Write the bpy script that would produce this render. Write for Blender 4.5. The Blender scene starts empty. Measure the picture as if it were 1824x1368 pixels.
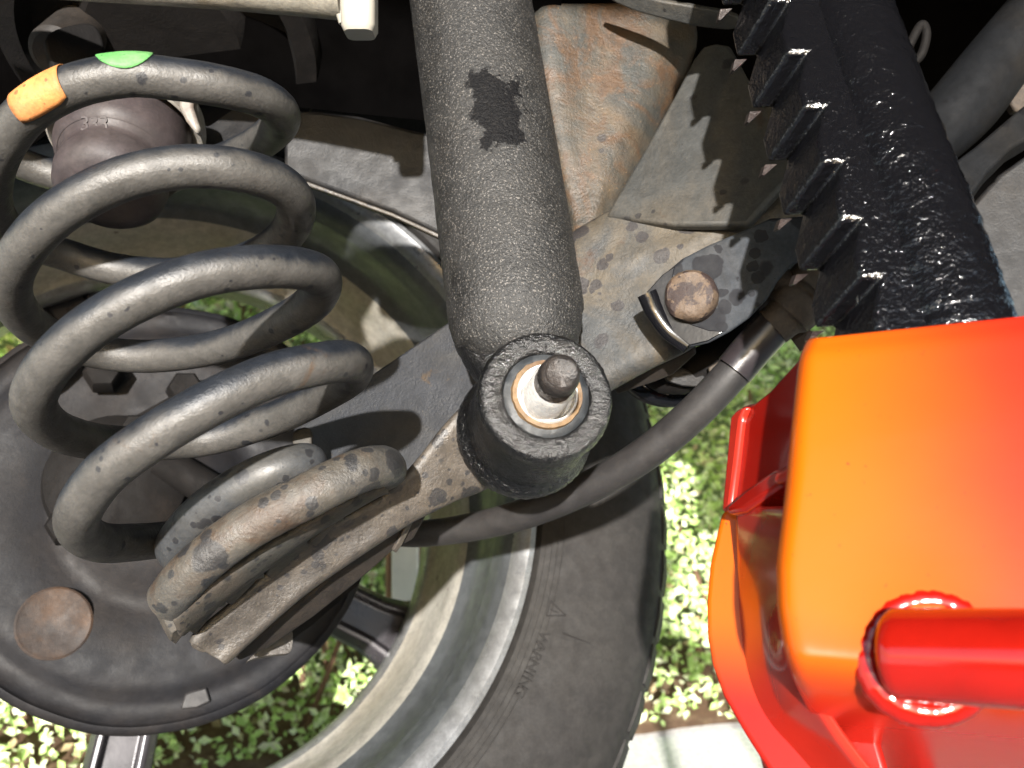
import bpy, bmesh, math, random
from mathutils import Vector, Matrix, noise
R = math.radians
random.seed(7)
S = bpy.context.scene
C = S.collection

# ------------------------------------------------------------------ camera, sky, sun, exposure
CAMZ = 0.42
F = 1580.0
cam_d = bpy.data.cameras.new('camera')
cam = bpy.data.objects.new('camera', cam_d)
C.objects.link(cam)
cam.location = (0, 0, CAMZ)
cam.rotation_euler = (R(90), 0, 0)
cam_d.sensor_width = 36
cam_d.lens = 36 * F / 1824
cam_d.clip_start = 0.01
cam_d.clip_end = 500
cam_d.dof.use_dof = True
cam_d.dof.focus_distance = 0.31
cam_d.dof.aperture_fstop = 16
S.camera = cam

SUN_DIR = Vector((0.065, 1.0, -0.25)).normalized()
w = bpy.data.worlds.new('World'); S.world = w; w.use_nodes = True
nt = w.node_tree
bg = nt.nodes['Background']
sky = nt.nodes.new('ShaderNodeTexSky')
sky.sky_type = 'NISHITA'; sky.sun_disc = False
el = math.asin(-SUN_DIR.z)
sky.sun_elevation = el
sky.sun_rotation = math.atan2(-SUN_DIR.x, -SUN_DIR.y)
nt.links.new(sky.outputs[0], bg.inputs[0])
bg.inputs[1].default_value = 0.12
sl = bpy.data.lights.new('sun', 'SUN'); so = bpy.data.objects.new('sun', sl); C.objects.link(so)
sl.energy = 5.0; sl.angle = R(1.2); sl.color = (1.0, 0.965, 0.92)
so.location = (-1, -3, 2)
so.rotation_euler = SUN_DIR.to_track_quat('-Z', 'Y').to_euler()
S.view_settings.view_transform = 'Standard'
S.view_settings.look = 'None'
S.view_settings.gamma = 1
S.view_settings.use_curve_mapping = False
S.view_settings.exposure = 1.75

# ------------------------------------------------------------------ helpers
def P(px, py, d):
    """point of the place seen at that spot of the photograph, d metres away"""
    return Vector(((px - 912) / F * d, d, CAMZ - (py - 684) / F * d))

class Plane:
    def __init__(s, a, b, c):
        s.o = P(*a); p, q = P(*b), P(*c)
        s.n = (p - s.o).cross(q - s.o).normalized()
        if s.n.y < 0: s.n = -s.n            # away from the camera
    def at(s, px, py, off=0.0):
        r = P(px, py, 1.0) - Vector((0, 0, CAMZ))
        o = s.o + s.n * off
        t = (o - Vector((0, 0, CAMZ))).dot(s.n) / r.dot(s.n)
        return Vector((0, 0, CAMZ)) + r * t

def link(name, me, mat=None, parent=None, smooth=True):
    o = bpy.data.objects.new(name, me); C.objects.link(o)
    if mat is not None: me.materials.append(mat)
    if smooth:
        for p in me.polygons: p.use_smooth = True
    if parent is not None:
        o.parent = parent
        loc = parent.location if parent.parent is None else parent.location + parent.parent.location
        me.transform(Matrix.Translation(-loc))
    return o

def bm_obj(name, bm, mat=None, parent=None, smooth=True, sharp=35):
    bmesh.ops.recalc_face_normals(bm, faces=bm.faces[:])
    me = bpy.data.meshes.new(name); bm.to_mesh(me); bm.free()
    if smooth: me.set_sharp_from_angle(angle=R(sharp)) if hasattr(me, 'set_sharp_from_angle') else None
    return link(name, me, mat, parent, smooth)

def recentre(o):
    me = o.data
    c = Vector((0, 0, 0))
    for v in me.vertices: c += v.co
    c /= len(me.vertices)
    c.z = min(v.co.z for v in me.vertices)
    me.transform(Matrix.Translation(-c)); o.location = c

def tag(o, label, cat, group=None, kind=None):
    o['label'] = label; o['category'] = cat
    if group: o['group'] = group
    if kind: o['kind'] = kind
    return o

def thing(name, label, cat, loc, group=None):
    o = bpy.data.objects.new(name, None); C.objects.link(o)
    o.empty_display_size = 0.02
    o.location = loc
    return tag(o, label, cat, group)

def bevel(o, width=0.001, seg=2, angle=40):
    m = o.modifiers.new('bevel', 'BEVEL'); m.width = width; m.segments = seg
    m.limit_method = 'ANGLE'; m.angle_limit = R(angle); m.harden_normals = False
    return o

def catmull(pts, n=10, closed=False):
    pts = [tuple(p) for p in pts]; out = []
    N = len(pts)
    rng = range(N if closed else N - 1)
    for i in rng:
        if closed:
            p0, p1, p2, p3 = pts[(i-1) % N], pts[i], pts[(i+1) % N], pts[(i+2) % N]
        else:
            p1, p2 = pts[i], pts[i+1]
            p0 = pts[i-1] if i > 0 else tuple(2*a-b for a, b in zip(p1, p2))
            p3 = pts[i+2] if i+2 < N else tuple(2*b-a for a, b in zip(p1, p2))
        for k in range(n):
            t = k / n
            out.append(tuple(.5*((2*b)+(-a+c)*t+(2*a-5*b+4*c-d)*t*t+(-a+3*b-3*c+d)*t**3)
                             for a, b, c, d in zip(p0, p1, p2, p3)))
    if not closed: out.append(pts[-1])
    return out

def sweep(path, section, up0=None, cap=True, a0=0.0, a1=None, rough=0.0):
    """path: list of (Vector, scale); section: list of 2D points; parallel transport frame"""
    bm = bmesh.new(); rings = []
    n = len(path); T = []
    for i in range(n):
        a = path[max(i-1, 0)][0]; b = path[min(i+1, n-1)][0]
        T.append((b - a).normalized())
    up = up0 or Vector((0, -1, 0))
    prev = None
    for i in range(n):
        t = T[i]
        if prev is None: x = up - t * up.dot(t)
        elif up0 is not None: x = up0 - t * up0.dot(t)
        else: x = prev - t * prev.dot(t)
        x.normalize(); y = t.cross(x); prev = x
        r = path[i][1]; ring = []
        for (sx, sy) in section:
            co = path[i][0] + (x * sx + y * sy) * r
            if rough:
                co += (x * sx + y * sy).normalized() * rough * (noise.noise(co * 500) + .6*noise.noise(co*1300))
            ring.append(bm.verts.new(co))
        rings.append(ring)
    m = len(section)
    closed = a1 is None
    for i in range(n - 1):
        for j in range(m if closed else m - 1):
            k = (j + 1) % m
            bm.faces.new((rings[i][j], rings[i][k], rings[i+1][k], rings[i+1][j]))
    if cap and closed:
        bm.faces.new(rings[0][::-1]); bm.faces.new(rings[-1])
    return bm

def circle(n=24, a=1.0, b=1.0):
    return [(a*math.cos(2*math.pi*i/n), b*math.sin(2*math.pi*i/n)) for i in range(n)]

def rrect(w, h, r, n=4):
    out = []
    for cx, cy, a in ((w/2-r, h/2-r, 0), (-w/2+r, h/2-r, 90), (-w/2+r, -h/2+r, 180), (w/2-r, -h/2+r, 270)):
        for k in range(n+1):
            t = R(a + 90*k/n); out.append((cx+r*math.cos(t), cy+r*math.sin(t)))
    return out

def tube(name, pts, mat, parent=None, n=10, sides=24, rough=0.0, cap=True):
    """pts: (px,py,d,radius in m)"""
    q = catmull(pts, n)
    path = [(P(a, b, c), r) for a, b, c, r in q]
    bm = sweep(path, circle(sides), cap=cap, rough=rough)
    return bm_obj(name, bm, mat, parent, sharp=50)

def wtube(name, pts, mat, parent=None, sides=20, r=1.0, cap=True, rough=0):
    path = [(Vector(p[:3]), p[3]) for p in pts]
    return bm_obj(name, sweep(path, circle(sides), cap=cap, rough=rough), mat, parent, sharp=50)

def plate(name, poly, plane, thick, mat, parent=None, bev=0.0012, off=0.0, smooth_out=0, warp=0.0, seg=3):
    pts = catmull(poly, smooth_out, True) if smooth_out else poly
    bm = bmesh.new()
    fr = [bm.verts.new(plane.at(p[0], p[1], off)) for p in pts]
    bk = [bm.verts.new(plane.at(p[0], p[1], off) + plane.n * thick) for p in pts]
    bm.faces.new(fr); bm.faces.new(bk[::-1])
    N = len(pts)
    for i in range(N):
        j = (i+1) % N
        bm.faces.new((fr[i], bk[i], bk[j], fr[j]))
    o = bm_obj(name, bm, mat, parent, sharp=30)
    if bev: bevel(o, bev, seg, 30)
    return o

def grid(name, rows, mat, parent=None, thick=0.0, smooth=True, sub=0, bev=0):
    """rows: rows of Vectors; a curved sheet with thickness"""
    bm = bmesh.new()
    V = [[bm.verts.new(p) for p in r] for r in rows]
    for i in range(len(V)-1):
        for j in range(len(V[0])-1):
            bm.faces.new((V[i][j], V[i][j+1], V[i+1][j+1], V[i+1][j]))
    me = bpy.data.meshes.new(name); bm.to_mesh(me); bm.free()
    o = link(name, me, mat, parent, smooth)
    if thick:
        m = o.modifiers.new('solid', 'SOLIDIFY'); m.thickness = thick; m.offset = 0
    if bev: bevel(o, bev, 3, 40)
    if sub:
        m = o.modifiers.new('sub', 'SUBSURF'); m.levels = sub; m.render_levels = sub
    return o

def lathe(name, prof, c, axis, mat, parent=None, n=96, sharp=35, a0=0, a1=360, rough=0.0, rs=300):
    """prof: (offset along axis, radius)"""
    ax = axis.normalized(); u = ax.cross(Vector((0, 0, 1))).normalized(); v = ax.cross(u)
    bm = bmesh.new(); rings = []
    full = (a1 - a0) >= 360
    cnt = n if full else n + 1
    for off, r in prof:
        if r < 1e-6:
            rings.append([bm.verts.new(c + ax*off)]); continue
        ring = []
        for i in range(cnt):
            t = R(a0 + (a1-a0)*i/n)
            co = c + ax*off + (u*math.cos(t) + v*math.sin(t))*r
            if rough: co += (u*math.cos(t) + v*math.sin(t)) * rough * (noise.noise(co*rs)+.6*noise.noise(co*rs*2.6)) + ax*rough*(noise.noise(co*rs + Vector((5, 5, 5)))+.6*noise.noise(co*rs*2.6+Vector((9, 5, 5))))
            ring.append(bm.verts.new(co))
        rings.append(ring)
    for A, B in zip(rings, rings[1:]):
        for i in range(n):
            j = (i+1) % cnt
            if len(A) == 1 and len(B) == 1: continue
            if len(A) == 1: bm.faces.new((A[0], B[i], B[j]))
            elif len(B) == 1: bm.faces.new((A[i], B[0], A[j]))
            else: bm.faces.new((A[i], B[i], B[j], A[j]))
    return bm_obj(name, bm, mat, parent, sharp=sharp)

# ------------------------------------------------------------------ materials
class NB:
    def __init__(s, name):
        s.m = bpy.data.materials.new(name); s.m.use_nodes = True
        s.t = s.m.node_tree; s.b = s.t.nodes['Principled BSDF']
        s.tc = s.t.nodes.new('ShaderNodeTexCoord').outputs['Object']
    def l(s, a, b): s.t.links.new(a, b)
    def noise(s, scale, detail=4, rough=.55, dist=0.0, vec=None, out=0):
        n = s.t.nodes.new('ShaderNodeTexNoise')
        n.inputs['Scale'].default_value = scale; n.inputs['Detail'].default_value = detail
        n.inputs['Roughness'].default_value = rough; n.inputs['Distortion'].default_value = dist
        s.l(vec or s.tc, n.inputs['Vector']); return n.outputs[out]
    def voro(s, scale, rnd=1.0, feature='F1', vec=None):
        n = s.t.nodes.new('ShaderNodeTexVoronoi'); n.feature = feature
        n.inputs['Scale'].default_value = scale; n.inputs['Randomness'].default_value = rnd
        s.l(vec or s.tc, n.inputs['Vector']); return n
    def math(s, op, a, b=None, c=None, clamp=False):
        n = s.t.nodes.new('ShaderNodeMath'); n.operation = op; n.use_clamp = clamp
        for i, x in enumerate((a, b, c)):
            if x is None: continue
            if isinstance(x, (int, float)): n.inputs[i].default_value = x
            else: s.l(x, n.inputs[i])
        return n.outputs[0]
    def ramp(s, f, lo, hi, a=0.0, b=1.0):
        n = s.t.nodes.new('ShaderNodeMapRange'); n.interpolation_type = 'SMOOTHSTEP'
        s.l(f, n.inputs['Value'])
        for k, v in zip(('From Min', 'From Max', 'To Min', 'To Max'), (lo, hi, a, b)): n.inputs[k].default_value = v
        return n.outputs[0]
    def mix(s, f, a, b, mode='MIX'):
        n = s.t.nodes.new('ShaderNodeMix'); n.data_type = 'RGBA'; n.blend_type = mode
        if isinstance(f, (int, float)): n.inputs[0].default_value = f
        else: s.l(f, n.inputs[0])
        for i, x in ((6, a), (7, b)):
            if isinstance(x, tuple): n.inputs[i].default_value = (*x, 1)
            else: s.l(x, n.inputs[i])
        return n.outputs[2]
    def bump(s, h, strength=.3, dist=.001, prev=None):
        n = s.t.nodes.new('ShaderNodeBump'); n.inputs['Strength'].default_value = strength
        n.inputs['Distance'].default_value = dist; s.l(h, n.inputs['Height'])
        if prev is not None: s.l(prev, n.inputs['Normal'])
        return n.outputs[0]
    def col(s, c): s.l(c, s.b.inputs['Base Color']) if not isinstance(c, tuple) else setattr(s.b.inputs['Base Color'], 'default_value', (*c, 1))
    def set(s, **k):
        for a, b in k.items():
            i = s.b.inputs[a.replace('_', ' ')]
            if isinstance(b, (int, float)): i.default_value = b
            elif isinstance(b, tuple): i.default_value = (*b, 1)
            else: s.l(b, i)

K = .47
EXEMPT = ('paint_mark_orange', 'paint_mark_green', 'driveway_concrete', 'soil', 'bright_steel')
def grime(name, base, dust, dlo=.4, dhi=.65, dscale=25, rust=None, rlo=.55, rhi=.7, rscale=30,
          spots=None, sscale=130, smax=.42, smin=.0, clump=(.45, .6), rough=.6, spec=.35, bump=.35, bscale=900,
          big=0.25, fleck=None, flo=.68, metal=0.0, streak=None, bd=.0007, under=0.0):
    n = NB(name)
    kf = K if name not in EXEMPT else 1.0
    sc_ = lambda c: None if c is None else tuple(x*kf for x in c)
    base, dust, rust, spots, fleck = sc_(base), sc_(dust), sc_(rust), sc_(spots), sc_(fleck)
    vec = n.tc
    if streak:
        mp = n.t.nodes.new('ShaderNodeMapping'); mp.inputs['Scale'].default_value = streak
        n.l(n.tc, mp.inputs['Vector']); vec = mp.outputs[0]
    f = n.noise(dscale, 7, .62, .4, vec)
    if under:
        ge = n.t.nodes.new('ShaderNodeNewGeometry'); sn_ = n.t.nodes.new('ShaderNodeSeparateXYZ'); n.l(ge.outputs['Normal'], sn_.inputs[0])
        f = n.math('ADD', f, n.math('MULTIPLY', n.math('SUBTRACT', sn_.outputs[2], .28), -under))
    c = n.mix(n.ramp(f, dlo, dhi), base, dust)
    rg = rough
    if rust:
        r1 = n.noise(rscale, 9, .7, .6, vec)
        rm = n.ramp(r1, rlo, rhi)
        rc = n.mix(n.noise(rscale*7, 5, .7), rust, tuple(x*.35 for x in rust))
        c = n.mix(rm, c, rc)
    fine = n.noise(bscale*.8, 3, .7)
    c = n.mix(n.ramp(fine, .35, .7, .0, .35), c, n.mix(.5, c, (0, 0, 0)))
    if fleck:
        fl = n.ramp(n.noise(1500, 2, .6), flo, flo+.06)
        c = n.mix(fl, c, fleck)
    h = n.noise(bscale, 5, .65)
    h2 = n.noise(bscale*.12, 6, .6)
    mot = n.ramp(n.noise(130, 9, .78, .3), .3, .72, .72, 1.22)
    mm = n.t.nodes.new('ShaderNodeVectorMath'); mm.operation = 'SCALE'; n.l(c, mm.inputs[0]); n.l(mot, mm.inputs['Scale']); c = mm.outputs[0]
    n.set(Roughness=n.ramp(h2, .3, .7, rough-.1, rough+.1))
    if spots:
        for k, (ms, mx) in enumerate(((1.0, smax), (2.1, smax*.95), (.62, smax*.8))):
            nz = n.noise(sscale*ms*1.3, 3, .55, out=1)
            wv = n.t.nodes.new('ShaderNodeVectorMath'); wv.operation = 'MULTIPLY_ADD'
            n.l(nz, wv.inputs[0]); wv.inputs[1].default_value = (.42/(sscale*ms),)*3; n.l(n.tc, wv.inputs[2])
            v = n.voro(sscale*ms, .85, vec=wv.outputs[0])
            sep = n.t.nodes.new('ShaderNodeSeparateColor'); n.l(v.outputs['Color'], sep.inputs[0])
            th = n.ramp(sep.outputs[k], .35, 1, 0, mx)
            cl = n.ramp(n.noise(14 + 9*k, 2, .5), clump[0]-.05, clump[1]-.02, -.3, 0.02)
            th = n.math('ADD', th, cl)
            m = n.ramp(n.math('SUBTRACT', th, v.outputs['Distance']), -.02, .03, 0, .85)
            c = n.mix(m, c, spots)
    n.col(c)
    n.set(Specular_IOR_Level=spec, Metallic=metal)
    b = n.bump(h2, big, .0015)
    b = n.bump(h, bump, bd, b)
    n.set(Normal=b)
    return n.m

def plain(name, col, rough=.5, spec=.4, bump=.15, bscale=600, var=.25, metal=0, coat=0):
    n = NB(name)
    f = n.noise(40, 5, .6)
    dk = tuple(x*(1-var) for x in col); lt = tuple(min(1, x*(1+var)) for x in col)
    n.col(n.mix(n.ramp(f, .3, .7), dk, lt))
    n.set(Roughness=n.ramp(n.noise(70, 5, .6), .3, .7, rough*.85, min(1, rough*1.15)), Specular_IOR_Level=spec, Metallic=metal, Coat_Weight=coat)
    n.set(Coat_Roughness=.06)
    if bump: n.set(Normal=n.bump(n.noise(bscale, 4, .6), bump, .0005))
    return n.m

M = {}
M['spring'] = grime('spring_paint', (.018, .022, .030), (.108, .101, .092), .33, .66, 26, rust=(.15, .09, .05), rlo=.62, rhi=.74,
                    spots=(.018, .019, .024), sscale=150, smax=.34, clump=(.5, .62), rough=.46, spec=.4, bump=.35, big=.14, under=.55)
M['spring_end'] = grime('spring_end_rusty', (.07, .068, .065), (.105, .092, .074), .35, .6, 30, rust=(.115, .07, .042), rlo=.5, rhi=.66,
                    spots=(.022, .022, .024), sscale=95, smax=.5, clump=(.42, .55), rough=.55, spec=.5, bump=.5, big=.4, fleck=(.3, .26, .2), flo=.7)
M['spring_grey'] = grime('spring_grey', (.068, .072, .078), (.10, .095, .085), .4, .7, 22,
                    spots=(.02, .02, .023), sscale=110, smax=.46, clump=(.38, .52), rough=.5, spec=.4, bump=.2, big=.1)
M['pad'] = grime('pad_rubber', (.085, .080, .070), (.12, .10, .08), .4, .6, 40, rust=(.16, .09, .05), rlo=.66, rhi=.75,
                    spots=(.025, .025, .027), sscale=170, smax=.42, clump=(.42, .55), rough=.7, spec=.3, bump=.4, big=.3)
M['perch'] = grime('perch_dirt', (.080, .068, .057), (.125, .103, .08), .38, .66, 30, rust=(.11, .065, .04), rlo=.6, rhi=.72,
                    spots=(.028, .026, .027), sscale=120, smax=.42, clump=(.42, .56), rough=.5, spec=.55, bump=.5, big=.6, fleck=(.35, .3, .25), flo=.71)
M['arm_web'] = grime('arm_web_paint', (.022, .024, .030), (.044, .041, .037), .42, .7, 30, rust=(.09, .055, .025), rlo=.62, rhi=.72, rscale=120,
                    rough=.6, bump=.4, fleck=(.2, .18, .13), flo=.7)
M['arm_blotch'] = grime('arm_blotched', (.060, .064, .066), (.115, .095, .068), .36, .6, 32, rust=(.13, .072, .04), rlo=.55, rhi=.68, rscale=28,
                    spots=(.028, .024, .026), sscale=58, smax=.56, clump=(.42, .55), rough=.6, bump=.5, big=.5, fleck=(.2, .14, .08), flo=.7)
M['rust_plate'] = grime('rust_plate', (.055, .056, .050), (.12, .085, .050), .38, .62, 20, rust=(.155, .086, .043), rlo=.44, rhi=.60, rscale=48,
                    spots=(.022, .018, .018), sscale=60, smax=.30, clump=(.5, .6), rough=.5, bump=.5, big=.5, fleck=(.34, .2, .1), flo=.67)
M['strip'] = grime('strip_steel', (.060, .061, .058), (.10, .088, .070), .4, .65, 26, rust=(.13, .075, .04), rlo=.6, rhi=.74,
                    spots=(.022, .02, .02), sscale=70, smax=.30, rough=.6, bump=.35, big=.3, streak=(1, 1, .4))
M['xmember'] = grime('crossmember_paint', (.0125, .0125, .014), (.026, .022, .019), .4, .7, 22, rust=(.07, .035, .02), rlo=.6, rhi=.74,
                    rough=.6, bump=.3, fleck=(.14, .12, .1), flo=.73)
M['shock'] = grime('shock_textured_paint', (.0145, .014, .0138), (.025, .0235, .022), .35, .7, 35, spots=None, rough=.55, spec=.5, bump=1.0, bscale=800,
                    big=.3, fleck=(.20, .185, .17), flo=.59)
def add_stain(m):
    t = m.node_tree; b = t.nodes['Principled BSDF']
    src = b.inputs['Base Color'].links[0].from_socket
    tc = t.nodes.new('ShaderNodeTexCoord').outputs['Object']
    sp_ = P(940, 860, .33); c0 = P(882, 200, .338) - sp_
    nz = t.nodes.new('ShaderNodeTexNoise'); nz.inputs['Scale'].default_value = 95; nz.inputs['Detail'].default_value = 8; nz.inputs['Roughness'].default_value = .7
    t.links.new(tc, nz.inputs['Vector'])
    a = t.nodes.new('ShaderNodeVectorMath'); a.operation = 'MULTIPLY_ADD'
    t.links.new(nz.outputs['Color'], a.inputs[0]); a.inputs[1].default_value = (.034, .0, .034)
    a.inputs[2].default_value = tuple(-c0 - Vector((.0170, 0, .0170))); 
    ad = t.nodes.new('ShaderNodeVectorMath'); ad.operation = 'ADD'; t.links.new(a.outputs[0], ad.inputs[0]); t.links.new(tc, ad.inputs[1])
    mp = t.nodes.new('ShaderNodeVectorMath'); mp.operation = 'MULTIPLY'; mp.inputs[1].default_value = (1/.0098, 1/.04, 1/.0185)
    rt0 = t.nodes.new('ShaderNodeVectorRotate'); rt0.rotation_type = 'Y_AXIS'; rt0.inputs['Angle'].default_value = R(20)
    t.links.new(ad.outputs[0], rt0.inputs['Vector']); t.links.new(rt0.outputs[0], mp.inputs[0])
    ln = t.nodes.new('ShaderNodeVectorMath'); ln.operation = 'LENGTH'; t.links.new(mp.outputs[0], ln.inputs[0])
    mr = t.nodes.new('ShaderNodeMapRange'); t.links.new(ln.outputs['Value'], mr.inputs['Value'])
    for k, v in (('From Min', .93), ('From Max', 1.03), ('To Min', .88), ('To Max', 0)): mr.inputs[k].default_value = v
    mx = t.nodes.new('ShaderNodeMix'); mx.data_type = 'RGBA'
    t.links.new(mr.outputs[0], mx.inputs[0]); t.links.new(src, mx.inputs[6]); mx.inputs[7].default_value = (.0022, .0022, .0028, 1)
    t.links.new(mx.outputs[2], b.inputs['Base Color'])
    m2 = t.nodes.new('ShaderNodeMapRange'); t.links.new(mr.outputs[0], m2.inputs['Value'])
    for k, v in (('From Min', 0), ('From Max', .88), ('To Min', .5), ('To Max', .12)): m2.inputs[k].default_value = v
    t.links.new(m2.outputs[0], b.inputs['Specular IOR Level'])
add_stain(M['shock'])
M['eye'] = grime('eye_black_crust', (.005, .005, .006), (.012, .0115, .012), .4, .7, 40, rough=.22, spec=.7, bump=1.0, bscale=560, big=.8, bd=.0011, fleck=(.10, .10, .10), flo=.70)
M['bracket'] = grime('bracket_paint', (.052, .058, .067), (.072, .070, .068), .45, .7, 20, spots=(.014, .014, .017), sscale=85, smax=.5, smin=0,
                    clump=(.40, .5), rough=.75, spec=.15, bump=.15, big=.06, rust=(.10, .06, .04), rlo=.7, rhi=.8)
M['bolt'] = grime('bolt_rust', (.15, .10, .065), (.045, .026, .022), .47, .53, 110, rust=(.10, .045, .03), rlo=.55, rhi=.65, rscale=60,
                    spots=(.03, .018, .016), sscale=220, smax=.4, rough=.65, bump=.5, big=.4)
M['black_gloss'] = plain('black_wet', (.004, .004, .005), .15, .3, .15, 200)
M['black'] = plain('shade_black', (.0012, .0011, .0011), .9, .0, .1, 300)  # near-black albedo puts the shade of the recesses into the colour
M['blackbrown'] = grime('dark_brown_underbody', (.008, .0065, .006), (.020, .015, .012), .5, .75, 20, rough=.8, spec=.15, bump=.3)
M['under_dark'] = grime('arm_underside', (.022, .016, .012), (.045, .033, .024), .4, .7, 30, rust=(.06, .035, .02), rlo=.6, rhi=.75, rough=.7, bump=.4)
M['rod'] = grime('rod_paint', (.038, .035, .035), (.050, .045, .042), .4, .7, 18, rough=.55, bump=.12, big=.06, fleck=(.16, .15, .14), flo=.745)
M['sleeve'] = plain('sleeve_rubber', (.016, .013, .014), .33, .5, .1, 900)
M['fitting'] = grime('fitting_dirt', (.075, .055, .040), (.11, .085, .06), .4, .65, 50, rough=.75, bump=.4)
M['cream'] = grime('cream_pipe_paint', (.36, .33, .27), (.24, .20, .14), .5, .7, 30, rough=.5, bump=.35, big=.3, fleck=(.10, .06, .04), flo=.72)
M['cap'] = plain('cap_plastic', (.22, .205, .175), .4, .4, .08, 300, var=.1)
M['white_pl'] = grime('white_plastic', (.40, .375, .335), (.22, .17, .14), .5, .72, 25, rough=.45, bump=.08, big=.06)
M['bump_rubber'] = grime('maroon_rubber', (.060, .045, .048), (.082, .066, .064), .35, .7, 22, rough=.6, spec=.3, bump=.15, big=.08)
M['drum'] = grime('backing_plate', (.015, .015, .018), (.030, .025, .023), .38, .68, 14, rust=(.085, .048, .025), rlo=.6, rhi=.76, rscale=16,
                    rough=.62, spec=.18, bump=.18, big=.12)
M['plug'] = grime('plug_rust', (.036, .024, .019), (.075, .038, .018), .4, .65, 28, rough=.7, bump=.25)
M['tyre'] = grime('tyre_rubber', (.034, .031, .029), (.047, .043, .039), .35, .7, 12, rough=.75, spec=.2, bump=.12, big=.05, fleck=(.12, .11, .09), flo=.76)
M['tyre_mark'] = plain('tyre_lettering', (.018, .0165, .0155), .8, .1, .1, 600)
M['silver'] = grime('rim_silver', (.42, .425, .43), (.28, .27, .25), .45, .75, 10, rough=.36, spec=.5, bump=.05, big=.03, metal=.45)
M['rim_grey'] = grime('rim_grey_paint', (.14, .15, .158), (.10, .105, .108), .4, .7, 9, rough=.42, spec=.5, bump=.05, big=.02, metal=.25)
M['rim_tan'] = grime('rim_dusty', (.50, .475, .42), (.38, .345, .28), .4, .7, 10, rough=.6, spec=.3, bump=.05, big=.03,
                     spots=(.09, .06, .04), sscale=60, smax=.12, clump=(.4, .6))
M['spoke'] = plain('spoke_dark_metal', (.035, .032, .035), .3, .6, .1, 300, metal=.3)
M['stud'] = grime('stud_steel', (.035, .030, .028), (.075, .06, .052), .4, .65, 90, rust=(.13, .07, .04), rlo=.6, rhi=.7, rscale=110, rough=.45, spec=.6, bump=.5, big=.4, metal=.3)
M['bright'] = grime('bright_steel', (.62, .61, .59), (.42, .41, .40), .55, .8, 60, rough=.3, spec=.6, bump=.2, bscale=1200, big=.1, metal=.25)
M['rust_ring'] = grime('rust_ring', (.26, .16, .075), (.16, .085, .04), .45, .7, 90, rough=.6, bump=.4)
M['bush_rubber'] = grime('bush_rubber', (.035, .040, .045), (.055, .058, .058), .4, .7, 50, rough=.55, bump=.3)
M['mark_orange'] = grime('paint_mark_orange', (.42, .17, .050), (.34, .13, .045), .4, .7, 60, spots=(.10, .05, .02), sscale=300, smax=.25, clump=(.5, .55), rough=.6, bump=.3)
M['mark_green'] = grime('paint_mark_green', (.07, .26, .065), (.10, .22, .08), .4, .7, 60, spots=(.03, .07, .03), sscale=300, smax=.25, clump=(.5, .55), rough=.6, bump=.3)

def jack_paint(name, a, b, lo, hi, rough=.22, z1=.374, z0=.340):  # base colour carries flash falloff across x and shade towards the foot
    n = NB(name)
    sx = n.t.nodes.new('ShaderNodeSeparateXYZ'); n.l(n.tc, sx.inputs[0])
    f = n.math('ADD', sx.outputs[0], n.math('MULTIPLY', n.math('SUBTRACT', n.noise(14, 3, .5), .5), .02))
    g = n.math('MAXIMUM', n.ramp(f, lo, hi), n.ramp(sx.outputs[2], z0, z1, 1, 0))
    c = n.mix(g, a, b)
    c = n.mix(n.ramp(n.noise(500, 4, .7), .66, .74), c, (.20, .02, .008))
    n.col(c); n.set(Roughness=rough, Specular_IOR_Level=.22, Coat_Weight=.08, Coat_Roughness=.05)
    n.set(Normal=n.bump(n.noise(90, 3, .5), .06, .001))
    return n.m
M['jack_orange'] = jack_paint('jack_orange_baked_light', (.33, .064, .002), (.33, .012, .006), -.045, .012)
M['jack_orange_rear'] = jack_paint('jack_orange_baked_shade_rear', (.33, .058, .002), (.22, .006, .003), .5, .6, z1=.356, z0=.330)  # only the shade at the foot is painted in here
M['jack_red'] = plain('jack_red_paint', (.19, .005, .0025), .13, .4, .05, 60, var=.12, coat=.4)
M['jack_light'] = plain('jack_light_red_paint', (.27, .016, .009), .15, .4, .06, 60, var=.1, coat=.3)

def bar_paint():
    n = NB('ratchet_black_lumpy_paint')
    wear = n.ramp(n.noise(75, 9, .8, 1.0), .66, .72)
    c = n.mix(wear, (.0028, .0028, .0034), (.05, .015, .012))
    grey = n.ramp(n.noise(45, 9, .8, 1.5, vec=None), .655, .70)
    c = n.mix(grey, c, (.05, .055, .055))
    n.col(c); n.set(Roughness=.12, Specular_IOR_Level=.55)
    h = n.noise(150, 3, .6)
    h2 = n.noise(1100, 3, .6)
    b = n.bump(h, .3, .002); b = n.bump(n.noise(430, 3, .6), .42, .0016, b); b = n.bump(h2, .3, .0006, b)
    n.set(Normal=b); return n.m
M['bar'] = bar_paint()
M['bar_worn'] = grime('ratchet_worn_tip', (.03, .018, .016), (.06, .042, .038), .45, .6, 120, rust=(.3, .03, .025), rlo=.6, rhi=.66, rscale=150, rough=.5, bump=.6)

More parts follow.
